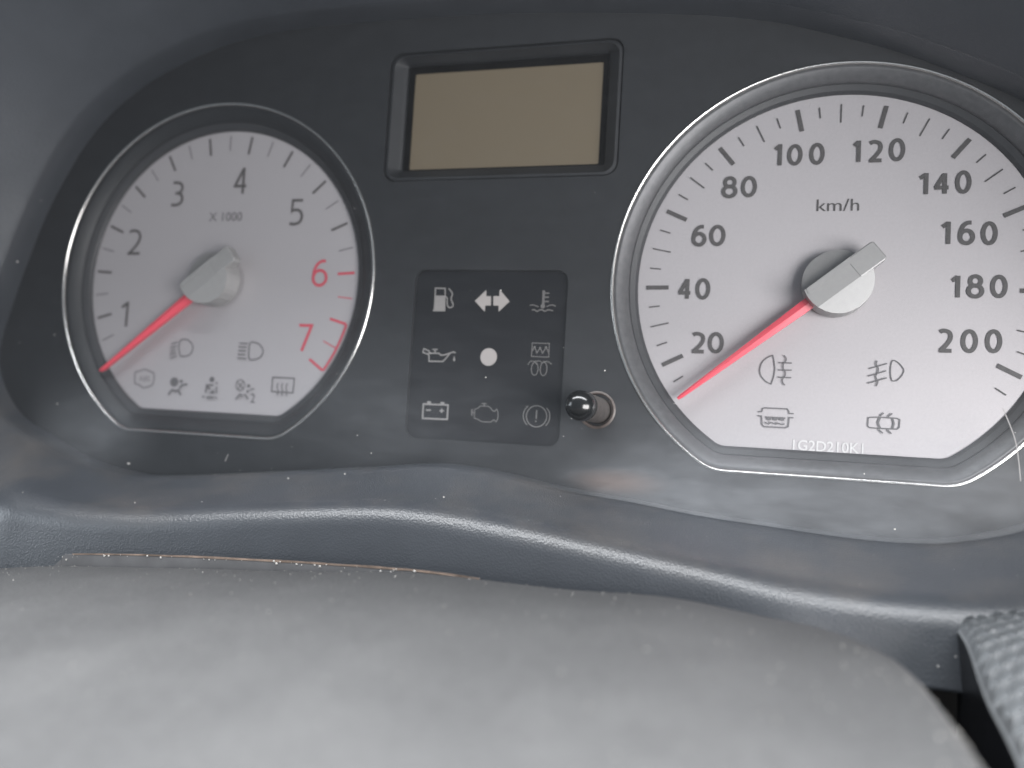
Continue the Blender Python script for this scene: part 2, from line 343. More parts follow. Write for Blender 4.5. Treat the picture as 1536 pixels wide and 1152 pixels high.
def dial_path(c, R, flat, fil, d=0.0, n1=120, n2=10, n3=10):
    """circle cut by a flat at the bottom with rounded corners, offset inwards by d"""
    fy = flat + fil; fx = math.sqrt((R - fil) ** 2 - fy ** 2)
    a_end = math.atan2(fy, fx)                      # direction of the right fillet's centre
    pts = []
    for i in range(n1 + 1):
        t = a_end + (math.pi - 2 * a_end) * i / n1
        pts.append((c[0] + (R - d) * math.cos(t), c[1] + (R - d) * math.sin(t)))
    fr = fil - d
    for i in range(1, n2 + 1):
        a0, a1 = math.pi - a_end, 1.5 * math.pi
        t = a0 + (a1 - a0) * i / n2; pts.append((c[0] - fx + fr * math.cos(t), c[1] + fy + fr * math.sin(t)))
    for i in range(1, n3): pts.append((c[0] - fx + 2 * fx * i / n3, c[1] + flat + d))
    for i in range(n2):
        a0, a1 = 1.5 * math.pi, 2 * math.pi + a_end
        t = a0 + (a1 - a0) * i / n2; pts.append((c[0] + fx + fr * math.cos(t), c[1] + fy + fr * math.sin(t)))
    return pts
def sweep(path_of_d, profile):
    """profile: list of (inward offset, w) swept round the dial outline"""
    verts, faces = [], []
    for d, w in profile: loop = path_of_d(d); m = len(loop); verts += [(q[0], q[1], w) for q in loop]
    for r in range(len(profile) - 1):
        for i in range(m): faces.append((r * m + i, r * m + (i + 1) % m, (r + 1) * m + (i + 1) % m, (r + 1) * m + i))
    return verts, faces

# ---------------------------------------------------------------- materials
def material(name, color, rough=0.5, metal=0.0, spec=0.5, noise=0.0, noise_scale=300.0, bump=0.0, bump_scale=1500.0, bump_kind='noise',
             dust=None, dust_scale=60.0, dust_lo=0.5, dust_hi=0.75, dust_max=0.3, rough_var=0.0, settle=False, bump_depth=0.0001):
    m = bpy.data.materials.new(name); m.use_nodes = True
    nt = m.node_tree; N = nt.nodes; L = nt.links
    b = N['Principled BSDF']
    b.inputs['Roughness'].default_value = rough; b.inputs['Metallic'].default_value = metal
    b.inputs['Specular IOR Level'].default_value = spec
    b.inputs['Base Color'].default_value = (*color, 1)
    geo = N.new('ShaderNodeNewGeometry')
    sock = None
    if noise:
        n = N.new('ShaderNodeTexNoise'); n.inputs['Scale'].default_value = noise_scale; n.inputs['Detail'].default_value = 6
        L.new(geo.outputs['Position'], n.inputs['Vector'])
        r = N.new('ShaderNodeValToRGB'); L.new(n.outputs['Fac'], r.inputs['Fac'])
        r.color_ramp.elements[0].position = 0.3; r.color_ramp.elements[1].position = 0.7
        r.color_ramp.elements[0].color = (*[c * (1 - noise) for c in color], 1); r.color_ramp.elements[1].color = (*[min(1, c * (1 + noise)) for c in color], 1)
        sock = r.outputs['Color']; L.new(sock, b.inputs['Base Color'])
    if dust:
        n = N.new('ShaderNodeTexNoise'); n.inputs['Scale'].default_value = dust_scale; n.inputs['Detail'].default_value = 8; n.inputs['Roughness'].default_value = 0.65
        L.new(geo.outputs['Position'], n.inputs['Vector'])
        mr = N.new('ShaderNodeMapRange'); mr.inputs['From Min'].default_value = dust_lo; mr.inputs['From Max'].default_value = dust_hi
        mr.inputs['To Min'].default_value = 0; mr.inputs['To Max'].default_value = dust_max
        L.new(n.outputs['Fac'], mr.inputs['Value'])
        mx = N.new('ShaderNodeMix'); mx.data_type = 'RGBA'
        fac = mr.outputs['Result']
        if settle:                                   # dust lies only on what faces up
            sx = N.new('ShaderNodeSeparateXYZ'); L.new(geo.outputs['Normal'], sx.inputs['Vector'])
            up = N.new('ShaderNodeMapRange'); up.inputs['From Min'].default_value = 0.2; up.inputs['From Max'].default_value = 0.8
            L.new(sx.outputs['Z'], up.inputs['Value'])
            ml = N.new('ShaderNodeMath'); ml.operation = 'MULTIPLY'; L.new(fac, ml.inputs[0]); L.new(up.outputs['Result'], ml.inputs[1]); fac = ml.outputs[0]
        L.new(fac, mx.inputs['Factor'])
        if sock: L.new(sock, mx.inputs['A'])
        else: mx.inputs['A'].default_value = (*color, 1)
        mx.inputs['B'].default_value = (*dust, 1)
        L.new(mx.outputs['Result'], b.inputs['Base Color'])
    if rough_var:
        n = N.new('ShaderNodeTexNoise'); n.inputs['Scale'].default_value = 90; n.inputs['Detail'].default_value = 5
        L.new(geo.outputs['Position'], n.inputs['Vector'])
        mr = N.new('ShaderNodeMapRange'); mr.inputs['From Min'].default_value = 0.3; mr.inputs['From Max'].default_value = 0.7
        mr.inputs['To Min'].default_value = rough - rough_var; mr.inputs['To Max'].default_value = rough + rough_var
        L.new(n.outputs['Fac'], mr.inputs['Value']); L.new(mr.outputs['Result'], b.inputs['Roughness'])
    if bump:
        if bump_kind == 'grain':
            t = N.new('ShaderNodeTexVoronoi'); t.feature = 'F1'; t.inputs['Scale'].default_value = bump_scale; out = t.outputs['Distance']
        else:
            t = N.new('ShaderNodeTexNoise'); t.inputs['Scale'].default_value = bump_scale; t.inputs['Detail'].default_value = 4; out = t.outputs['Fac']
        L.new(geo.outputs['Position'], t.inputs['Vector'])
        bp = N.new('ShaderNodeBump'); bp.inputs['Strength'].default_value = bump; bp.inputs['Distance'].default_value = bump_depth
        L.new(out, bp.inputs['Height']); L.new(bp.outputs['Normal'], b.inputs['Normal'])
    return m

M_plate = material('black_satin_plastic', (0.017, 0.0185, 0.021), 0.55, noise=0.12, noise_scale=500, bump=0.10, bump_scale=2600)
M_gloss = material('smoked_panel_and_shaded_side', (0.008, 0.0085, 0.0105), 0.34, noise=0.10, noise_scale=90)
M_dial = material('silver_dial_paint', (0.47, 0.446, 0.456), 0.5, metal=0.35, noise=0.035, noise_scale=1800, bump=0.04, bump_scale=5000)
M_chrome = material('bright_chrome', (0.78, 0.76, 0.73), 0.24, metal=1.0)
M_band = material('gunmetal_band', (0.095, 0.095, 0.099), 0.42, metal=0.25, noise=0.12, noise_scale=700)
M_rim = material('dark_rim', (0.035, 0.036, 0.039), 0.5)
M_ink = material('charcoal_ink', (0.075, 0.070, 0.070), 0.5, noise=0.18, noise_scale=2500)
M_ink_soft = material('soft_charcoal_ink', (0.095, 0.088, 0.088), 0.5)
M_ink2 = material('grey_symbol_ink', (0.13, 0.125, 0.13), 0.5)
M_ink3 = material('pale_grey_symbol_ink', (0.22, 0.21, 0.215), 0.5)
M_red = material('red_ink', (0.52, 0.075, 0.105), 0.5)
M_white = material('white_ink', (0.66, 0.65, 0.645), 0.5)
M_sym = material('light_grey_symbol', (0.26, 0.248, 0.24), 0.5)
M_sym_dim = material('dim_grey_symbol', (0.15, 0.143, 0.14), 0.5)
M_lamp = material('pale_lamp_lens', (0.40, 0.37, 0.355), 0.4)
M_needle = material('red_needle', (0.76, 0.085, 0.12), 0.4)
M_hub = material('satin_silver_hub', (0.33, 0.325, 0.32), 0.42, metal=0.25, noise=0.03, noise_scale=900)
M_lcd = material('tan_lcd', (0.15, 0.122, 0.082), 0.45, noise=0.02, noise_scale=1500)
M_rubber = material('black_button_plastic', (0.012, 0.013, 0.014), 0.17, spec=0.6, bump=0.05, bump_scale=900)
M_stem = material('dusty_button_stem', (0.05, 0.045, 0.043), 0.7, noise=0.3, noise_scale=700)
M_collar = material('dusty_clear_collar', (0.07, 0.058, 0.054), 0.45, noise=0.35, noise_scale=400)
M_trim = material('grained_grey_trim', (0.046, 0.051, 0.0595), 0.35, spec=0.8, noise=0.06, noise_scale=120, bump=1.0, bump_depth=0.000045, bump_scale=2400, bump_kind='grain',
                  dust=(0.20, 0.17, 0.14), dust_scale=45, dust_lo=0.45, dust_hi=0.80, dust_max=0.30, settle=True)
M_cover = material('grey_column_plastic', (0.068, 0.0685, 0.070), 0.6, noise=0.14, noise_scale=900, bump=1.0, bump_scale=1500, bump_kind='grain',
                   dust=(0.15, 0.15, 0.15), dust_scale=34, dust_lo=0.42, dust_hi=0.85, dust_max=0.35)
M_flange = material('grey_flange_plastic', (0.12, 0.12, 0.124), 0.55, noise=0.15, noise_scale=200)
M_brown = material('rusty_edge_dust', (0.20, 0.15, 0.12), 0.9, noise=0.5, noise_scale=400)
M_void = material('black_void', (0.0015, 0.0015, 0.0015), 0.9, spec=0.1)  # near-black: display margin, and the painted dark of the gap
M_knurl = material('grey_knurled_plastic', (0.22, 0.23, 0.24), 0.32, noise=0.06, noise_scale=200)
M_speck = material('pale_dust', (0.62, 0.60, 0.57), 0.9)
M_dust = material('beige_dust', (0.33, 0.32, 0.30), 0.9)
M_scratch = material('white_scratch', (0.30, 0.29, 0.29), 0.6)

def lens_material():
    m = bpy.data.materials.new('dusty_lens_painted_haze'); m.use_nodes = True
    nt = m.node_tree; N = nt.nodes; L = nt.links
    N.remove(N['Principled BSDF']); out = N['Material Output']
    tr = N.new('ShaderNodeBsdfTransparent'); tr.inputs['Color'].default_value = (0.97, 0.975, 0.98, 1)
    gl = N.new('ShaderNodeBsdfGlossy'); gl.inputs['Roughness'].default_value = 0.22
    fr = N.new('ShaderNodeFresnel'); fr.inputs['IOR'].default_value = 1.12
    m1 = N.new('ShaderNodeMixShader'); L.new(fr.outputs['Fac'], m1.inputs['Fac']); L.new(tr.outputs['BSDF'], m1.inputs[1]); L.new(gl.outputs['BSDF'], m1.inputs[2])
    df = N.new('ShaderNodeBsdfDiffuse'); df.inputs['Color'].default_value = (0.50, 0.525, 0.56, 1)
    geo = N.new('ShaderNodeNewGeometry')
    # settled dust plus painted reflection haze: cloudy, wiped sideways, thicker at lower right
    mp = N.new('ShaderNodeMapping'); mp.inputs['Scale'].default_value = (14, 14, 30); mp.inputs['Rotation'].default_value = (0, 0.12, 0)
    L.new(geo.outputs['Position'], mp.inputs['Vector'])
    n1 = N.new('ShaderNodeTexNoise'); n1.inputs['Scale'].default_value = 2.2; n1.inputs['Detail'].default_value = 9; n1.inputs['Roughness'].default_value = 0.62
    L.new(mp.outputs['Vector'], n1.inputs['Vector'])
    def blob(u, v, ru, rv, amp):
        c = P(u, v, 0.33)
        sb = N.new('ShaderNodeVectorMath'); sb.operation = 'SUBTRACT'; L.new(geo.outputs['Position'], sb.inputs[0]); sb.inputs[1].default_value = c
        ml = N.new('ShaderNodeVectorMath'); ml.operation = 'MULTIPLY'; L.new(sb.outputs[0], ml.inputs[0]); ml.inputs[1].default_value = (1 / (ru * S), 0, 1 / (rv * S))
        ln = N.new('ShaderNodeVectorMath'); ln.operation = 'LENGTH'; L.new(ml.outputs[0], ln.inputs[0])
        mr = N.new('ShaderNodeMapRange'); mr.interpolation_type = 'SMOOTHSTEP'
        mr.inputs['From Min'].default_value = 0; mr.inputs['From Max'].default_value = 1; mr.inputs['To Min'].default_value = amp; mr.inputs['To Max'].default_value = 0
        L.new(ln.outputs['Value'], mr.inputs['Value']); return mr.outputs['Result']
    def add(a, b):
        k = N.new('ShaderNodeMath'); k.operation = 'ADD'; L.new(a, k.inputs[0]); L.new(b, k.inputs[1]); return k.outputs[0]
    tot = blob(0.3, -1.75, 2.5, 1.15, 0.20)
    tot = add(tot, blob(-1.0, -1.25, 0.9, 0.55, 0.08))
    tot = add(tot, blob(-5.1, -1.2, 0.7, 0.5, 0.07))
    tot = add(tot, blob(-2.6, -1.0, 1.6, 0.7, 0.03))
    mr = N.new('ShaderNodeMapRange'); mr.inputs['From Min'].default_value = 0.3; mr.inputs['From Max'].default_value = 0.72; mr.inputs['To Min'].default_value = 0.4; mr.inputs['To Max'].default_value = 1.3
    L.new(n1.outputs['Fac'], mr.inputs['Value'])
    k = N.new('ShaderNodeMath'); k.operation = 'MULTIPLY_ADD'; L.new(tot, k.inputs[0]); L.new(mr.outputs['Result'], k.inputs[1]); k.inputs[2].default_value = 0.014  # even film: bluish veil of reflections put into the diffuse layer
    # faint sideways wipe marks
    mp2 = N.new('ShaderNodeMapping'); mp2.inputs['Scale'].default_value = (60, 60, 210); mp2.inputs['Rotation'].default_value = (0, 0.30, 0)
    L.new(geo.outputs['Position'], mp2.inputs['Vector'])
    n2 = N.new('ShaderNodeTexNoise'); n2.inputs['Scale'].default_value = 1.6; n2.inputs['Detail'].default_value = 6; L.new(mp2.outputs['Vector'], n2.inputs['Vector'])
    mw = N.new('ShaderNodeMapRange'); mw.inputs['From Min'].default_value = 0.45; mw.inputs['From Max'].default_value = 0.75; mw.inputs['To Min'].default_value = 0.92; mw.inputs['To Max'].default_value = 1.22
    L.new(n2.outputs['Fac'], mw.inputs['Value'])
    k2 = N.new('ShaderNodeMath'); k2.operation = 'MULTIPLY'; L.new(k.outputs[0], k2.inputs[0]); L.new(mw.outputs['Result'], k2.inputs[1])
    # a brownish scuff below the reset button
    sc = blob(-1.22, -1.27, 0.36, 0.10, 0.11); k3 = N.new('ShaderNodeMath'); k3.operation = 'MULTIPLY'; L.new(sc, k3.inputs[0]); L.new(mw.outputs['Result'], k3.inputs[1])
    br = N.new('ShaderNodeBsdfDiffuse'); br.inputs['Color'].default_value = (0.40, 0.27, 0.21, 1)
    k = k2
    m2 = N.new('ShaderNodeMixShader'); L.new(k.outputs[0], m2.inputs['Fac']); L.new(m1.outputs[0], m2.inputs[1]); L.new(df.outputs['BSDF'], m2.inputs[2])
    m3 = N.new('ShaderNodeMixShader'); L.new(k3.outputs[0], m3.inputs['Fac']); L.new(m2.outputs[0], m3.inputs[1]); L.new(br.outputs['BSDF'], m3.inputs[2])
    L.new(m3.outputs[0], out.inputs['Surface'])
    return m
M_lens = lens_material()

# ---------------------------------------------------------------- dashboard binnacle: lip, hood and front face in one moulding
rng = random.Random(4)
NS = 10
loop_b = catmull([(q[0], q[1], 0.33) for q in RIM_LOOP], NS, True)
loop_o = catmull(CREST_LOOP, NS, True)
loop_q = catmull(OUTER_LOOP, NS, True)
rows = [[Vector((b.x, b.y, 0.02)) for b in loop_b], loop_b]
for t in (0.12, 0.3, 0.5, 0.68, 0.80): rows.append([b.lerp(o, t) + Vector((0, 0, 0)) for b, o in zip(loop_b, loop_o)])
def crest(i, t):                                    # rounded crest between the lip and the front face
    b, o, q = loop_b[i], loop_o[i], loop_q[i]
    a0 = b.lerp(o, 0.82); d = (q - o); a1 = o + d * min(0.36, 0.13 / max(d.length, 1e-6))
    return a0 * (1 - t) ** 2 + o * 2 * t * (1 - t) + a1 * t * t
for k in range(11): rows.append([crest(i, k / 10) for i in range(len(loop_b))])
a1 = rows[-1]
rows.append([a.lerp(q, 0.5) for a, q in zip(a1, loop_q)])
rows.append([a.lerp(q, 0.93) for a, q in zip(a1, loop_q)])
rows.append(loop_q)
rows.append([Vector((q.x, q.y, q.z - 0.12)) for q in loop_q])
rows.append([Vector((q.x, q.y, -0.4)) for q in loop_q])
m = len(loop_b)
verts = [tuple(v) for r in rows for v in r]
faces = [(r * m + i, r * m + (i + 1) % m, (r + 1) * m + (i + 1) % m, (r + 1) * m + i) for r in range(len(rows) - 1) for i in range(m)]
dash = build('dashboard', verts, faces, M_trim, smooth=True)
tag(dash, 'dark grey grained plastic dashboard binnacle with hood and curved lip round the gauges', 'dashboard')
v_, f_ = slab([(-7.5, -5.0), (3.2, -5.0), (3.2, -1.9), (-7.5, -1.9)], -0.6, -0.45)
build('gap_shade_sheet', v_, f_, M_void, dash)  # added black sheet, its colour stands in for shade in the gap

def specks(name, pts, parent, mat, smin, smax, seed, flat=0.5):
    r = random.Random(seed); verts, faces = [], []
    for q in pts:
        s = smin + (smax - smin) * r.random() ** 3; b = len(verts); a = r.random() * 6.28
        for dx, dy, dz in ((1, 0, 0), (0, 1, 0), (-1, 0, 0), (0, -1, 0), (0, 0, 1), (0, 0, -1)):
            x, y = dx * math.cos(a) - dy * math.sin(a), dx * math.sin(a) + dy * math.cos(a)
            verts.append((q[0] + x * s * (0.7 + 0.6 * r.random()), q[1] + y * s, q[2] + dz * s * flat))
        for i in range(4): faces += [(b + i, b + (i + 1) % 4, b + 4), (b + (i + 1) % 4, b + i, b + 5)]
    return build(name, verts, faces, mat, parent, kind='stuff')
pts = []
for _ in range(80):
    i = rng.randrange(m); r = rng.random()
    b, o, q = loop_b[i], loop_o[i], loop_q[i]
    if q.y > -1.8: continue
    pts.append(tuple(b.lerp(o, 0.15 + r * 0.7)) if rng.random() < 0.75 else tuple(a1[i].lerp(q, rng.random() * 0.8)))
specks('dust_specks', pts, dash, M_speck, 0.0016, 0.0085, 3)

# ---------------------------------------------------------------- instrument cluster
cluster = empty('instrument_cluster', P(-2.2, -1.2, 0.0))
tag(cluster, 'car instrument cluster with two silver dials, tan display and warning symbols', 'instrument cluster')
TC = (-4.345, -0.003)
SPEEDO = dict(c=(0.0, 0.0), R=1.362, flat=-1.178, fil=0.30, face=0.167)
TACHO = dict(c=TC, R=1.335, flat=-1.166, fil=0.30, face=0.182)
def path(g): return lambda d: dial_path(g['c'], g['R'], g['flat'], g['fil'], d)

plate_out = [(q.x * 1.0, q.y) for q in loop_b]
cxm, cym = -2.2, 0.1
plate_out = [(cxm + (x - cxm) * 1.03, cym + (y - cym) * 1.06) for x, y in plate_out]
holes = [path(SPEEDO)(0.02), path(TACHO)(0.02), rounded_rect(-3.005, -1.350, 0.688, 1.612, 0.09), rounded_rect(-2.708, -1.636, -1.084, 0.066, 0.075)]
v_, f_ = slab(plate_out, 0.08, 0.12, holes)
build('faceplate', v_, f_, M_plate, cluster)

def revolve_dial(g, name, band_prof, rim_prof, ring_r):
    face = path(g)(g['face'] + 0.005)
    face = path(g)(g['face'] - 0.01)
    n = len(face)
    v_, f_ = slab(face, -0.06, 0.0)
    dial = build(name, v_, f_, M_dial, cluster)
    prof = [(ring_r - ring_r * math.cos(math.pi * k / 8), 0.115 + ring_r * 1.25 * math.sin(math.pi * k / 8)) for k in range(9)]
    v_, f_ = sweep(path(g), [(0.0, 0.06)] + prof + [(2 * ring_r, 0.08)]); build('chrome_ring', v_, f_, M_chrome, dial, smooth=True)
    v_, f_ = sweep(path(g), band_prof); build('bezel_band', v_, f_, M_band if g is SPEEDO else M_plate, dial, smooth=True)
    v_, f_ = sweep(path(g), rim_prof); build('inner_rim', v_, f_, M_rim, dial, smooth=False)
    return dial
speedo = revolve_dial(SPEEDO, 'speedometer_dial', [(0.020, 0.105), (0.03, 0.118), (0.045, 0.112), (0.105, 0.072), (0.112, 0.060), (0.113, 0.03)],
                      [(0.111, 0.045), (0.118, 0.047), (0.150, 0.030), (0.1655, 0.012), (0.1665, -0.02)], 0.0125)
tacho = revolve_dial(TACHO, 'tachometer_dial', [(0.020, 0.105), (0.03, 0.116), (0.05, 0.108), (0.12, 0.066), (0.13, 0.050), (0.131, 0.03)],
                     [(0.128, 0.048), (0.135, 0.048), (0.168, 0.032), (0.1805, 0.012), (0.1815, -0.02)], 0.0115)
speedo['label'] = 'large silver speedometer dial marked in km/h from 20 to 200'
tacho['label'] = 'silver rev counter dial marked 1 to 7 with red zone'

INK = 0.004
def mark(parent, c, ang, r0, r1, wd, mat):
    pr = Print(INK); s, co = math.sin(ang), math.cos(ang)
    pr.stroke([(c[0] + r0 * s, c[1] + r0 * co), (c[0] + r1 * s, c[1] + r1 * co)], wd)
    return pr.build('scale_mark', mat, parent)
for k in range(15, 206, 5):
    a = (k - 110) / 20 * 0.4542
    if k % 20 == 0: mark(speedo, (0, 0), a, 1.0, 1.1425, 0.027, M_ink)
    elif k % 10 == 0: mark(speedo, (0, 0), a, 1.020, 1.1375, 0.0085, M_ink)
    else: mark(speedo, (0, 0), a, 1.060, 1.130, 0.0085, M_ink)
for i in range(3, 29):
    k = i * 0.25; a = (k - 3.5) * 0.6703 - 0.1669
    red = k >= 6
    if i % 2 == 0: mark(tacho, TC, a, 0.985, 1.120, 0.019, M_red if red else M_ink_soft)
    else: mark(tacho, TC, a, 1.005, 1.120, 0.0075, M_red if red else M_ink2)
pr = Print(INK + 0.003)
pr.stroke([(TC[0] + 1.126 * math.sin(a), TC[1] + 1.126 * math.cos(a)) for a in [((6.5 + 0.5 * j / 16) - 3.5) * 0.6703 - 0.1669 for j in range(17)]], 0.016)
pr.build('red_zone_arc', M_red, tacho)

def arc(cx_, cy_, rx, ry, a0, a1, n=16): return [(cx_ + rx * math.cos(math.radians(a0 + (a1 - a0) * i / n)), cy_ + ry * math.sin(math.radians(a0 + (a1 - a0) * i / n))) for i in range(n + 1)]
def cr(*pts): return [(q.x, q.y) for q in catmull([(a, b, 0) for a, b in pts], 7)]
GLYPH = {   # centre lines in a box one unit wide and one unit high
    '0': [('c', arc(0.5, 0.5, 0.5, 0.5, 0, 354, 40))],
    '1': [('o', [(0.0, 0.80), (0.86, 1.0)]), ('o', [(0.90, 1.06), (0.90, -0.06)])],
    '2': [('o', cr((0.02, 0.93), (0.22, 1.0), (0.50, 1.0), (0.80, 0.92), (0.92, 0.74), (0.84, 0.53), (0.55, 0.28), (0.10, 0.0))), ('o', [(-0.02, 0.0), (1.02, 0.0)])],
    '3': [('o', cr((0.05, 1.0), (0.45, 1.0), (0.80, 0.93), (0.93, 0.76), (0.80, 0.60), (0.55, 0.53), (0.30, 0.525))), ('o', cr((0.52, 0.53), (0.85, 0.46), (1.0, 0.27), (0.86, 0.08), (0.50, 0.0), (0.0, 0.0)))],
    '4': [('o', [(0.74, -0.06), (0.74, 1.06)]), ('o', [(0.70, 1.0), (0.04, 0.27)]), ('o', [(-0.04, 0.27), (1.04, 0.27)])],
    '5': [('o', [(0.98, 1.0), (0.16, 1.0), (0.13, 0.56)] + cr((0.15, 0.575), (0.45, 0.60), (0.80, 0.54), (0.97, 0.32), (0.83, 0.09), (0.45, 0.0), (0.0, 0.02)))],
    '6': [('o', cr((0.88, 1.0), (0.55, 0.99), (0.22, 0.83), (0.03, 0.55), (0.0, 0.30))), ('c', arc(0.5, 0.295, 0.5, 0.315, 0, 352, 30))],
    '7': [('o', [(0.0, 1.0), (0.97, 1.0), (0.32, -0.06)])],
    '8': [('c', arc(0.5, 0.775, 0.40, 0.245, 0, 351, 26)), ('c', arc(0.5, 0.265, 0.5, 0.285, 0, 352, 30))],
}
def numeral(ch, u, v, wd, ht, stroke, mat, parent):
    pr = Print(INK); w0, h0 = wd - stroke, ht - stroke
    for kind, pts in GLYPH[ch]:
        q = [(u - w0 / 2 + x * w0, v - h0 / 2 + y * h0) for x, y in pts]
        pr.stroke(q, stroke, kind == 'c')
    return pr.build('numeral', mat, parent)
for ch, u, v, wd, ht in NUMERALS['speedo']: numeral(ch, u, v, wd + (0.012 if ch == '1' else 0.004), ht, 0.0245, M_ink, speedo)
for ch, u, v, wd, ht in NUMERALS['tach']: numeral(ch, u, v, wd, ht, 0.0215, M_red if ch in '67' else M_ink_soft, tacho)

def lettering(text, box, mat, parent, name='lettering', w=INK, bold=0.0):
    cu = bpy.data.curves.new('lettering', 'FONT'); cu.body = text; cu.size = 1; cu.offset = bold; cu.resolution_u = 4
    t = bpy.data.objects.new('lettering_source', cu); coll.objects.link(t)
    dg = bpy.context.evaluated_depsgraph_get(); dg.update()
    me = bpy.data.meshes.new_from_object(t.evaluated_get(dg))
    vs = [v.co.copy() for v in me.vertices]; fs = [tuple(p_.vertices) for p_ in me.polygons]
    bpy.data.objects.remove(t); bpy.data.curves.remove(cu); bpy.data.meshes.remove(me)
    x0, x1 = min(v.x for v in vs), max(v.x for v in vs); y0, y1 = min(v.y for v in vs), max(v.y for v in vs)
    u, v0, wd, ht = box
    verts = [(u + ((q.x - x0) / (x1 - x0) - 0.5) * wd, v0 + ((q.y - y0) / (y1 - y0) - 0.5) * ht, w) for q in vs]
    return face_front(build(name, verts, fs, mat, parent))
lettering('km/h', LETTERING['km/h'], M_ink, speedo)
lettering('1G2D210K1', LETTERING['1G2D210K1'], M_white, speedo, bold=0.012)
lettering('X 1000', LETTERING['X1000'], M_ink2, tacho)
lettering('ABS', LETTERING['ABS'], M_ink3, tacho)
lettering('2', LETTERING['2'], M_ink2, tacho)
for nm, it in SYMBOLS['speedo'].items(): Print(INK).items(it).build(nm, M_ink2, speedo)
for nm, it in SYMBOLS['tach'].items(): Print(INK).items(it).build(nm, M_ink3 if nm == 'anti_lock_symbol' else M_ink2, tacho)

def pointer(c, ang, length, parent):
    ax = Vector((math.sin(ang), math.cos(ang))); px_ = Vector((-ax.y, ax.x))       # px_: left of the pointing direction
    def at(a, b, w): q = Vector(c) + ax * a + px_ * b; return (q.x, q.y, w)
    # needle: tapered blade with a low ridge
    secs = [(0.10, 0.036), (0.24, 0.036), (0.60, 0.026), (length - 0.03, 0.012), (length, 0.008)]
    verts, faces = [], []
    for a, h in secs: verts += [at(a, -h, 0.075), at(a, -h, 0.108), at(a, 0, 0.120), at(a, h, 0.108), at(a, h, 0.075)]
    for s in range(len(secs) - 1):
        for j in range(5): faces.append((s * 5 + j, s * 5 + (j + 1) % 5, s * 5 + 5 + (j + 1) % 5, s * 5 + 5 + j))
    faces += [tuple(range(5)), tuple(range(len(secs) * 5 - 5, len(secs) * 5))]
    build('needle', verts, faces, M_needle, parent)
    # hub: round cap, its top split by a raised bar; one half slopes away, the other stays high
    R = 0.198; bar0 = -0.068
    def top(b):
        if b < bar0: return 0.135 + 0.30 * (b - bar0)
        return 0.205 - max(0.0, b - 0.06) * 0.16
    verts, faces = [], []
    # body cap as a radial grid so that the break lines stay crisp
    us = [-R, -0.192, -0.18, -0.16, -0.14, -0.12, -0.09, bar0 - 0.001, bar0, -0.05, -0.02, 0.02, 0.06, 0.10, 0.13, 0.155, 0.175, 0.19, R]
    prev = None
    for b in us:
        h = math.sqrt(max(R * R - b * b, 1e-6)); row = []
        for j in range(9):
            t = math.pi * (j / 8 - 0.5); row.append(at(h * math.sin(t), b, top(b)))
        verts += row
    for r in range(len(us) - 1):
        for j in range(8): faces.append((r * 9 + j, r * 9 + j + 1, r * 9 + 10 + j, r * 9 + 9 + j))
    # side walls under both ends of every row
    base = len(verts)
    for b in us:
        h = math.sqrt(max(R * R - b * b, 1e-6))
        verts += [at(-h, b, 0.03), at(h, b, 0.03)]
    for r in range(len(us) - 1):
        faces.append((r * 9, (r + 1) * 9, base + 2 * r + 2, base + 2 * r)); faces.append((r * 9 + 8, (r + 1) * 9 + 8, base + 2 * r + 3, base + 2 * r + 1))
    hb = build('needle_hub', verts, faces, M_hub, parent)
    md = hb.modifiers.new('soft_edges', 'BEVEL'); md.width = 0.00035; md.segments = 2; md.limit_method = 'ANGLE'; md.angle_limit = math.radians(40)
    # tail bar running past the hub on the side away from the needle
    a_out, b0, b1 = -0.285, bar0, 0.066
    pts = [(-0.10, b0), (-0.10, b1), (a_out + 0.012, b1), (a_out, b1 - 0.012), (a_out, b0 + 0.012), (a_out + 0.012, b0)]
    strip = [(0.172, b0), (0.183, b0 + 0.034), (-0.115, b0 + 0.034), (-0.13, b0)]
    sv = [at(a, b, 0.2095) for a, b in strip] + [at(a, b, 0.19) for a, b in strip]
    build('hub_ridge', sv, [(0, 1, 2, 3), (7, 6, 5, 4), (0, 1, 5, 4), (1, 2, 6, 5), (2, 3, 7, 6), (3, 0, 4, 7)], M_hub, parent)
    nn = len(pts)
    verts = [at(a, b, 0.2075) for a, b in pts] + [at(a, b, 0.120) for a, b in pts]
    faces = [tuple(range(nn)), tuple(range(2 * nn - 1, nn - 1, -1))] + [(i, (i + 1) % nn, nn + (i + 1) % nn, nn + i) for i in range(nn)]
    bar = build('tail_bar', verts, faces, M_hub, parent)
    md = bar.modifiers.new('soft_edges', 'BEVEL'); md.width = 0.0003; md.segments = 2; md.limit_method = 'ANGLE'
pointer((0, 0), math.radians(-129.2), 1.165, speedo)
pointer(TC, math.radians(-128.1), 1.165, tacho)

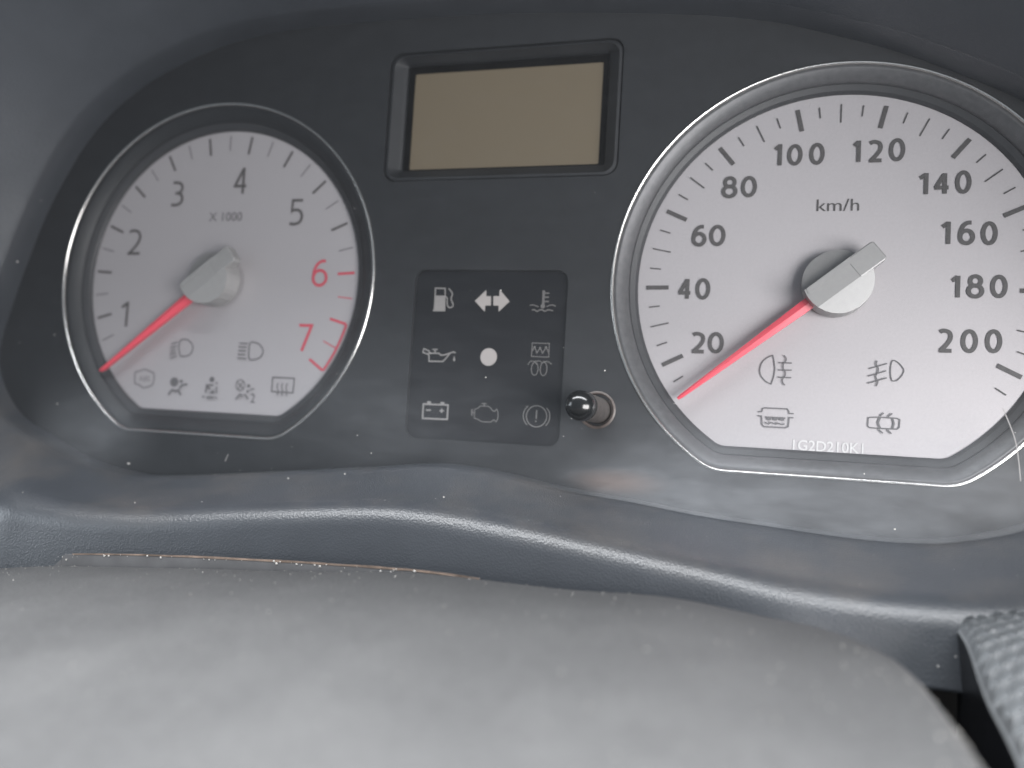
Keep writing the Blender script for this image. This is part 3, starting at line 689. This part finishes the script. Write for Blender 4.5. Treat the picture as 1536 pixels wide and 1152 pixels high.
# display with its stepped frame
def rect_loop(x0, x1, y0, y1, r): return rounded_rect(x0, x1, y0, y1, r)
def loft(loops, closed_cap=False):
    n = len(loops[0]); verts = [q for l in loops for q in l]; faces = []
    for r in range(len(loops) - 1):
        for i in range(n): faces.append((r * n + i, r * n + (i + 1) % n, (r + 1) * n + (i + 1) % n, (r + 1) * n + i))
    if closed_cap: faces.append(tuple(range((len(loops) - 1) * n, len(loops) * n)))
    return verts, faces
v_, f_ = slab([(-2.87, 0.785), (-1.475, 0.785), (-1.475, 1.515), (-2.87, 1.515)], -0.02, 0.014)
lcd = build('display_screen', v_, f_, M_lcd, cluster)
lcd['label'] = 'blank tan liquid crystal display'
def lp(x0, x1, y0, y1, r, w): return [(a, b, w) for a, b in rounded_rect(x0, x1, y0, y1, r)]
v_, f_ = loft([lp(-3.010, -1.345, 0.683, 1.617, 0.092, 0.06), lp(-3.004, -1.351, 0.689, 1.611, 0.09, 0.085), lp(-2.992, -1.363, 0.700, 1.600, 0.085, 0.112), lp(-2.975, -1.38, 0.715, 1.585, 0.08, 0.116),
               lp(-2.925, -1.44, 0.770, 1.560, 0.03, 0.060), lp(-2.905, -1.455, 0.788, 1.553, 0.015, 0.040), lp(-2.900, -1.46, 0.792, 1.550, 0.012, 0.0)])
build('display_frame', v_, f_, M_plate, lcd, smooth=False)
v_, f_ = slab([(-2.91, 0.78), (-1.45, 0.78), (-1.45, 1.56), (-2.91, 1.56)], 0.010, 0.020, [rounded_rect(-2.853, -1.498, 0.803, 1.500, 0.012)])
build('screen_border', v_, f_, M_void, lcd)

# warning light panel
v_, f_ = slab(rounded_rect(-2.712, -1.632, -1.088, 0.070, 0.078), 0.04, 0.088)
panel = build('warning_light_panel', v_, f_, M_gloss, cluster)
panel['label'] = 'smoked black panel of grey warning symbols'
for nm, it in SYMBOLS['warning'].items():
    Print(0.092).items(it).build(nm, M_lamp if nm in ('indicator_lamp', 'turn_arrow_symbol') else M_sym_dim if nm in ('coolant_temperature_symbol', 'glow_plug_symbol', 'engine_symbol', 'brake_symbol') else M_sym, panel)

# trip reset button through the cover
BU, BV = -1.364, -0.841
def lathe(prof, n=40):
    verts, faces = [], []
    for r, w in prof: verts += [(BU + r * math.cos(2 * math.pi * i / n), BV + r * math.sin(2 * math.pi * i / n), w) for i in range(n)]
    for k in range(len(prof) - 1):
        for i in range(n): faces.append((k * n + i, k * n + (i + 1) % n, (k + 1) * n + (i + 1) % n, (k + 1) * n + i))
    return verts, faces
rb = 0.084
cap = [(0.074, 0.80), (rb, 0.815), (rb, 0.86)] + [(rb * math.cos(t), 0.88 + rb * 0.85 * math.sin(t)) for t in [math.pi / 2 * k / 12 for k in range(13)]]
cap[-1] = (0.0006, cap[-1][1])
v_, f_ = lathe([(0.080, 0.05), (0.080, 0.81)]); stem = build('reset_button', v_, f_, M_stem, cluster, smooth=True)
v_, f_ = lathe(cap); build('button_cap', v_, f_, M_rubber, stem, smooth=True)

# clear cover
hole = [(BU + 0.098 * math.cos(2 * math.pi * i / 32), BV + 0.098 * math.sin(2 * math.pi * i / 32)) for i in range(32)]
lens_out = [(cxm + (q.x - cxm) * 1.001, cym + (q.y - cym) * 1.002) for q in loop_b]
v_, f_ = slab(lens_out, 0.325, 0.345, [hole])
lens = build('clear_cover', v_, f_, M_lens, cluster)
lens['label'] = 'dusty scratched clear plastic cover over the dials'
v_, f_ = lathe([(0.097, 0.30), (0.098, 0.350), (0.102, 0.354), (0.108, 0.351), (0.116, 0.3465)]); build('button_collar', v_, f_, M_collar, lens, smooth=True)
for i, sc in enumerate(SCRATCHES):
    if i in (4, 5): continue
    pr = Print(0.347); q = sc if len(sc) == 2 else [(a.x, a.y) for a in catmull([(x, y, 0) for x, y in sc], 6)]
    pr.stroke(q, 0.0055 if i == 0 else 0.0045 if i < 3 else 0.0025); pr.build('scratch', M_scratch, lens)
pts = []
while len(pts) < 48:
    u, v = rng.uniform(-6.0, 1.3), rng.uniform(-1.45, 1.7)
    if rng.random() > 0.25 + 0.75 * (0.6 - v) / 2: continue
    r1, r2 = math.hypot(u, v), math.hypot(u - TC[0], v - TC[1])
    if (r1 < 1.2 or r2 < 1.2) and v > -1.03: continue
    if v < -1.2 and u < -0.3 and u > -3.3: continue
    pts.append((u, v, 0.347))
specks('dust_specks', pts, lens, M_speck, 0.0014, 0.007, 8)

# ---------------------------------------------------------------- steering column cover
edge = catmull(COVER_EDGE, 8)
def near(e):                                          # the cover's end towards the steering wheel
    return Vector((-0.35 + (e.x + 0.4) * 0.62, -2.02 - 0.05 * abs(e.x + 1.2) ** 1.5, 4.4))
TS = [0, 0.006, 0.014, 0.026, 0.045, 0.07, 0.11, 0.16, 0.22, 0.3, 0.4, 0.52, 0.66, 0.82, 1.0]
rows = []
for dv, dw in ((-0.55, -0.05), (-0.12, -0.02), (-0.03, -0.012)): rows.append([Vector((e.x, e.y + dv, e.z + dw)) for e in edge])
for t in TS:
    r = []
    for e in edge:
        q = e.lerp(near(e), t)
        q.y += 0.16 * math.sin(math.pi * t) * (1 - 0.4 * t) - 0.012 * max(0, 1 - t / 0.03) ** 2
        r.append(q)
    rows.append(r)
m = len(edge)
verts = [tuple(v) for r in rows for v in r]
faces = [(r * m + i, r * m + i + 1, (r + 1) * m + i + 1, (r + 1) * m + i) for r in range(len(rows) - 1) for i in range(m - 1)]
cover = build('steering_column_cover', verts, faces, M_cover, smooth=True)
tag(cover, 'pale grey dusty domed plastic steering column cover in front of the gauges', 'column cover')
top_rows = rows[3:]
pts = []
for _ in range(1300):
    i = rng.randrange(m); k = min(len(top_rows) - 2, int(rng.random() ** 0.9 * 12)); t = rng.random()
    if k < 6 and i > m * 0.45: continue
    pts.append(tuple(top_rows[k][i].lerp(top_rows[k + 1][i], t) + Vector((0, 0.002, 0))))
specks('dust_specks', pts, cover, M_dust, 0.0010, 0.0046, 12)
specks('dust_grains', [q for q in pts[::23]], cover, M_speck, 0.0022, 0.0055, 21)
fl = [(q.x, q.y) for q in catmull([(a, b, 0) for a, b in FLANGE_EDGE], 5)]
n = len(fl)
verts = [(a, b, 1.285) for a, b in fl] + [(a, -2.25, 1.285) for a, b in fl] + [(a, b, 1.262) for a, b in fl] + [(a, -2.25, 1.262) for a, b in fl]
faces = []
for i in range(n - 1):
    faces += [(i, i + 1, n + i + 1, n + i), (2 * n + i, 2 * n + i + 1, 3 * n + i + 1, 3 * n + i), (i, i + 1, 2 * n + i + 1, 2 * n + i), (n + i, n + i + 1, 3 * n + i + 1, 3 * n + i)]
faces += [(0, n, 3 * n, 2 * n), (n - 1, 2 * n - 1, 4 * n - 1, 3 * n - 1)]
fo = build('rear_flange', verts, faces, M_flange, cover)
dv = []
for a, b_ in fl[10:]: dv += [(a, b_ + 0.003 + 0.003 * rng.random(), 1.2875), (a, b_ - 0.004 - 0.004 * rng.random(), 1.2875)]
face_front(build('edge_dust', dv, [(2 * i, 2 * i + 1, 2 * i + 3, 2 * i + 2) for i in range(len(dv) // 2 - 1)], M_brown, fo))
specks('dust_specks', [(fl[i][0] + rng.uniform(-.05, .05), fl[i][1] - 0.004 - 0.02 * rng.random() ** 2, 1.288) for i in [rng.randrange(6, n - 4) for _ in range(46)]], fo, M_speck, 0.002, 0.009, 5)

# ---------------------------------------------------------------- knurled control at the right of the column
left = catmull([(0.482, -1.775, 1.02), (0.474, -1.81, 1.25), (0.454, -1.924, 1.6), (0.466, -2.063, 2.0), (0.50, -2.45, 2.45)], 10)
def tri(x): x = x % 1.0; return 1 - abs(2 * x - 1)
NA, NT = 136, 168
verts, faces = [], []
seg = len(left) - 1
for j in range(NT + 1):
    t = j / NT * seg; k = min(int(t), seg - 1); q = left[k].lerp(left[k + 1], t - k)
    for i in range(NA + 1):
        a = 1.05 * i / NA
        rnd = 0.025 * max(0, 1 - a / 0.035) ** 2                       # rounded left edge
        base = q + Vector((a, 0.285 * a - 0.16 * a * a - rnd, 0))
        s_ = j / NT * 1.62
        x, y = (a - 0.3 * s_) / 0.082, (s_ + 0.55 * a) / 0.100
        h = 0.0 if a < 0.012 or a > 1.03 or j < 4 else 0.058 * tri(y) ** 1.3 + 0.030 * tri(x)
        verts.append(tuple(base + Vector((0, h * 0.75, h * 0.65))))
row = NA + 1
for j in range(NT):
    for i in range(NA): faces.append((j * row + i, j * row + i + 1, (j + 1) * row + i + 1, (j + 1) * row + i))
stalk = empty('column_switch', P(0.9, -2.6, 1.6))
tag(stalk, 'grey plastic column control with knurled pyramid grip beside a dark gap', 'switch')
build('knurled_grip', verts, faces, M_knurl, stalk)
body_v, body_f = [], []
for j in range(NT + 1):
    for i in (0, NA):
        x, y, z = verts[j * row + i]; body_v += [(x + (0.0 if i == 0 else 0.0), y - 0.002, z), (x + (0.05 if i == 0 else 0), y - 0.9, z - 0.1)]
for j in range(NT):
    b, c = j * 4, (j + 1) * 4
    body_f += [(b, b + 1, c + 1, c), (b + 2, b + 3, c + 3, c + 2), (b + 1, b + 3, c + 3, c + 1)]
body_f += [(NT * 4, NT * 4 + 1, NT * 4 + 3, NT * 4 + 2)]
build('switch_body', body_v, body_f, M_gloss, stalk)  # black here paints the shadow on the grey switch's side wall
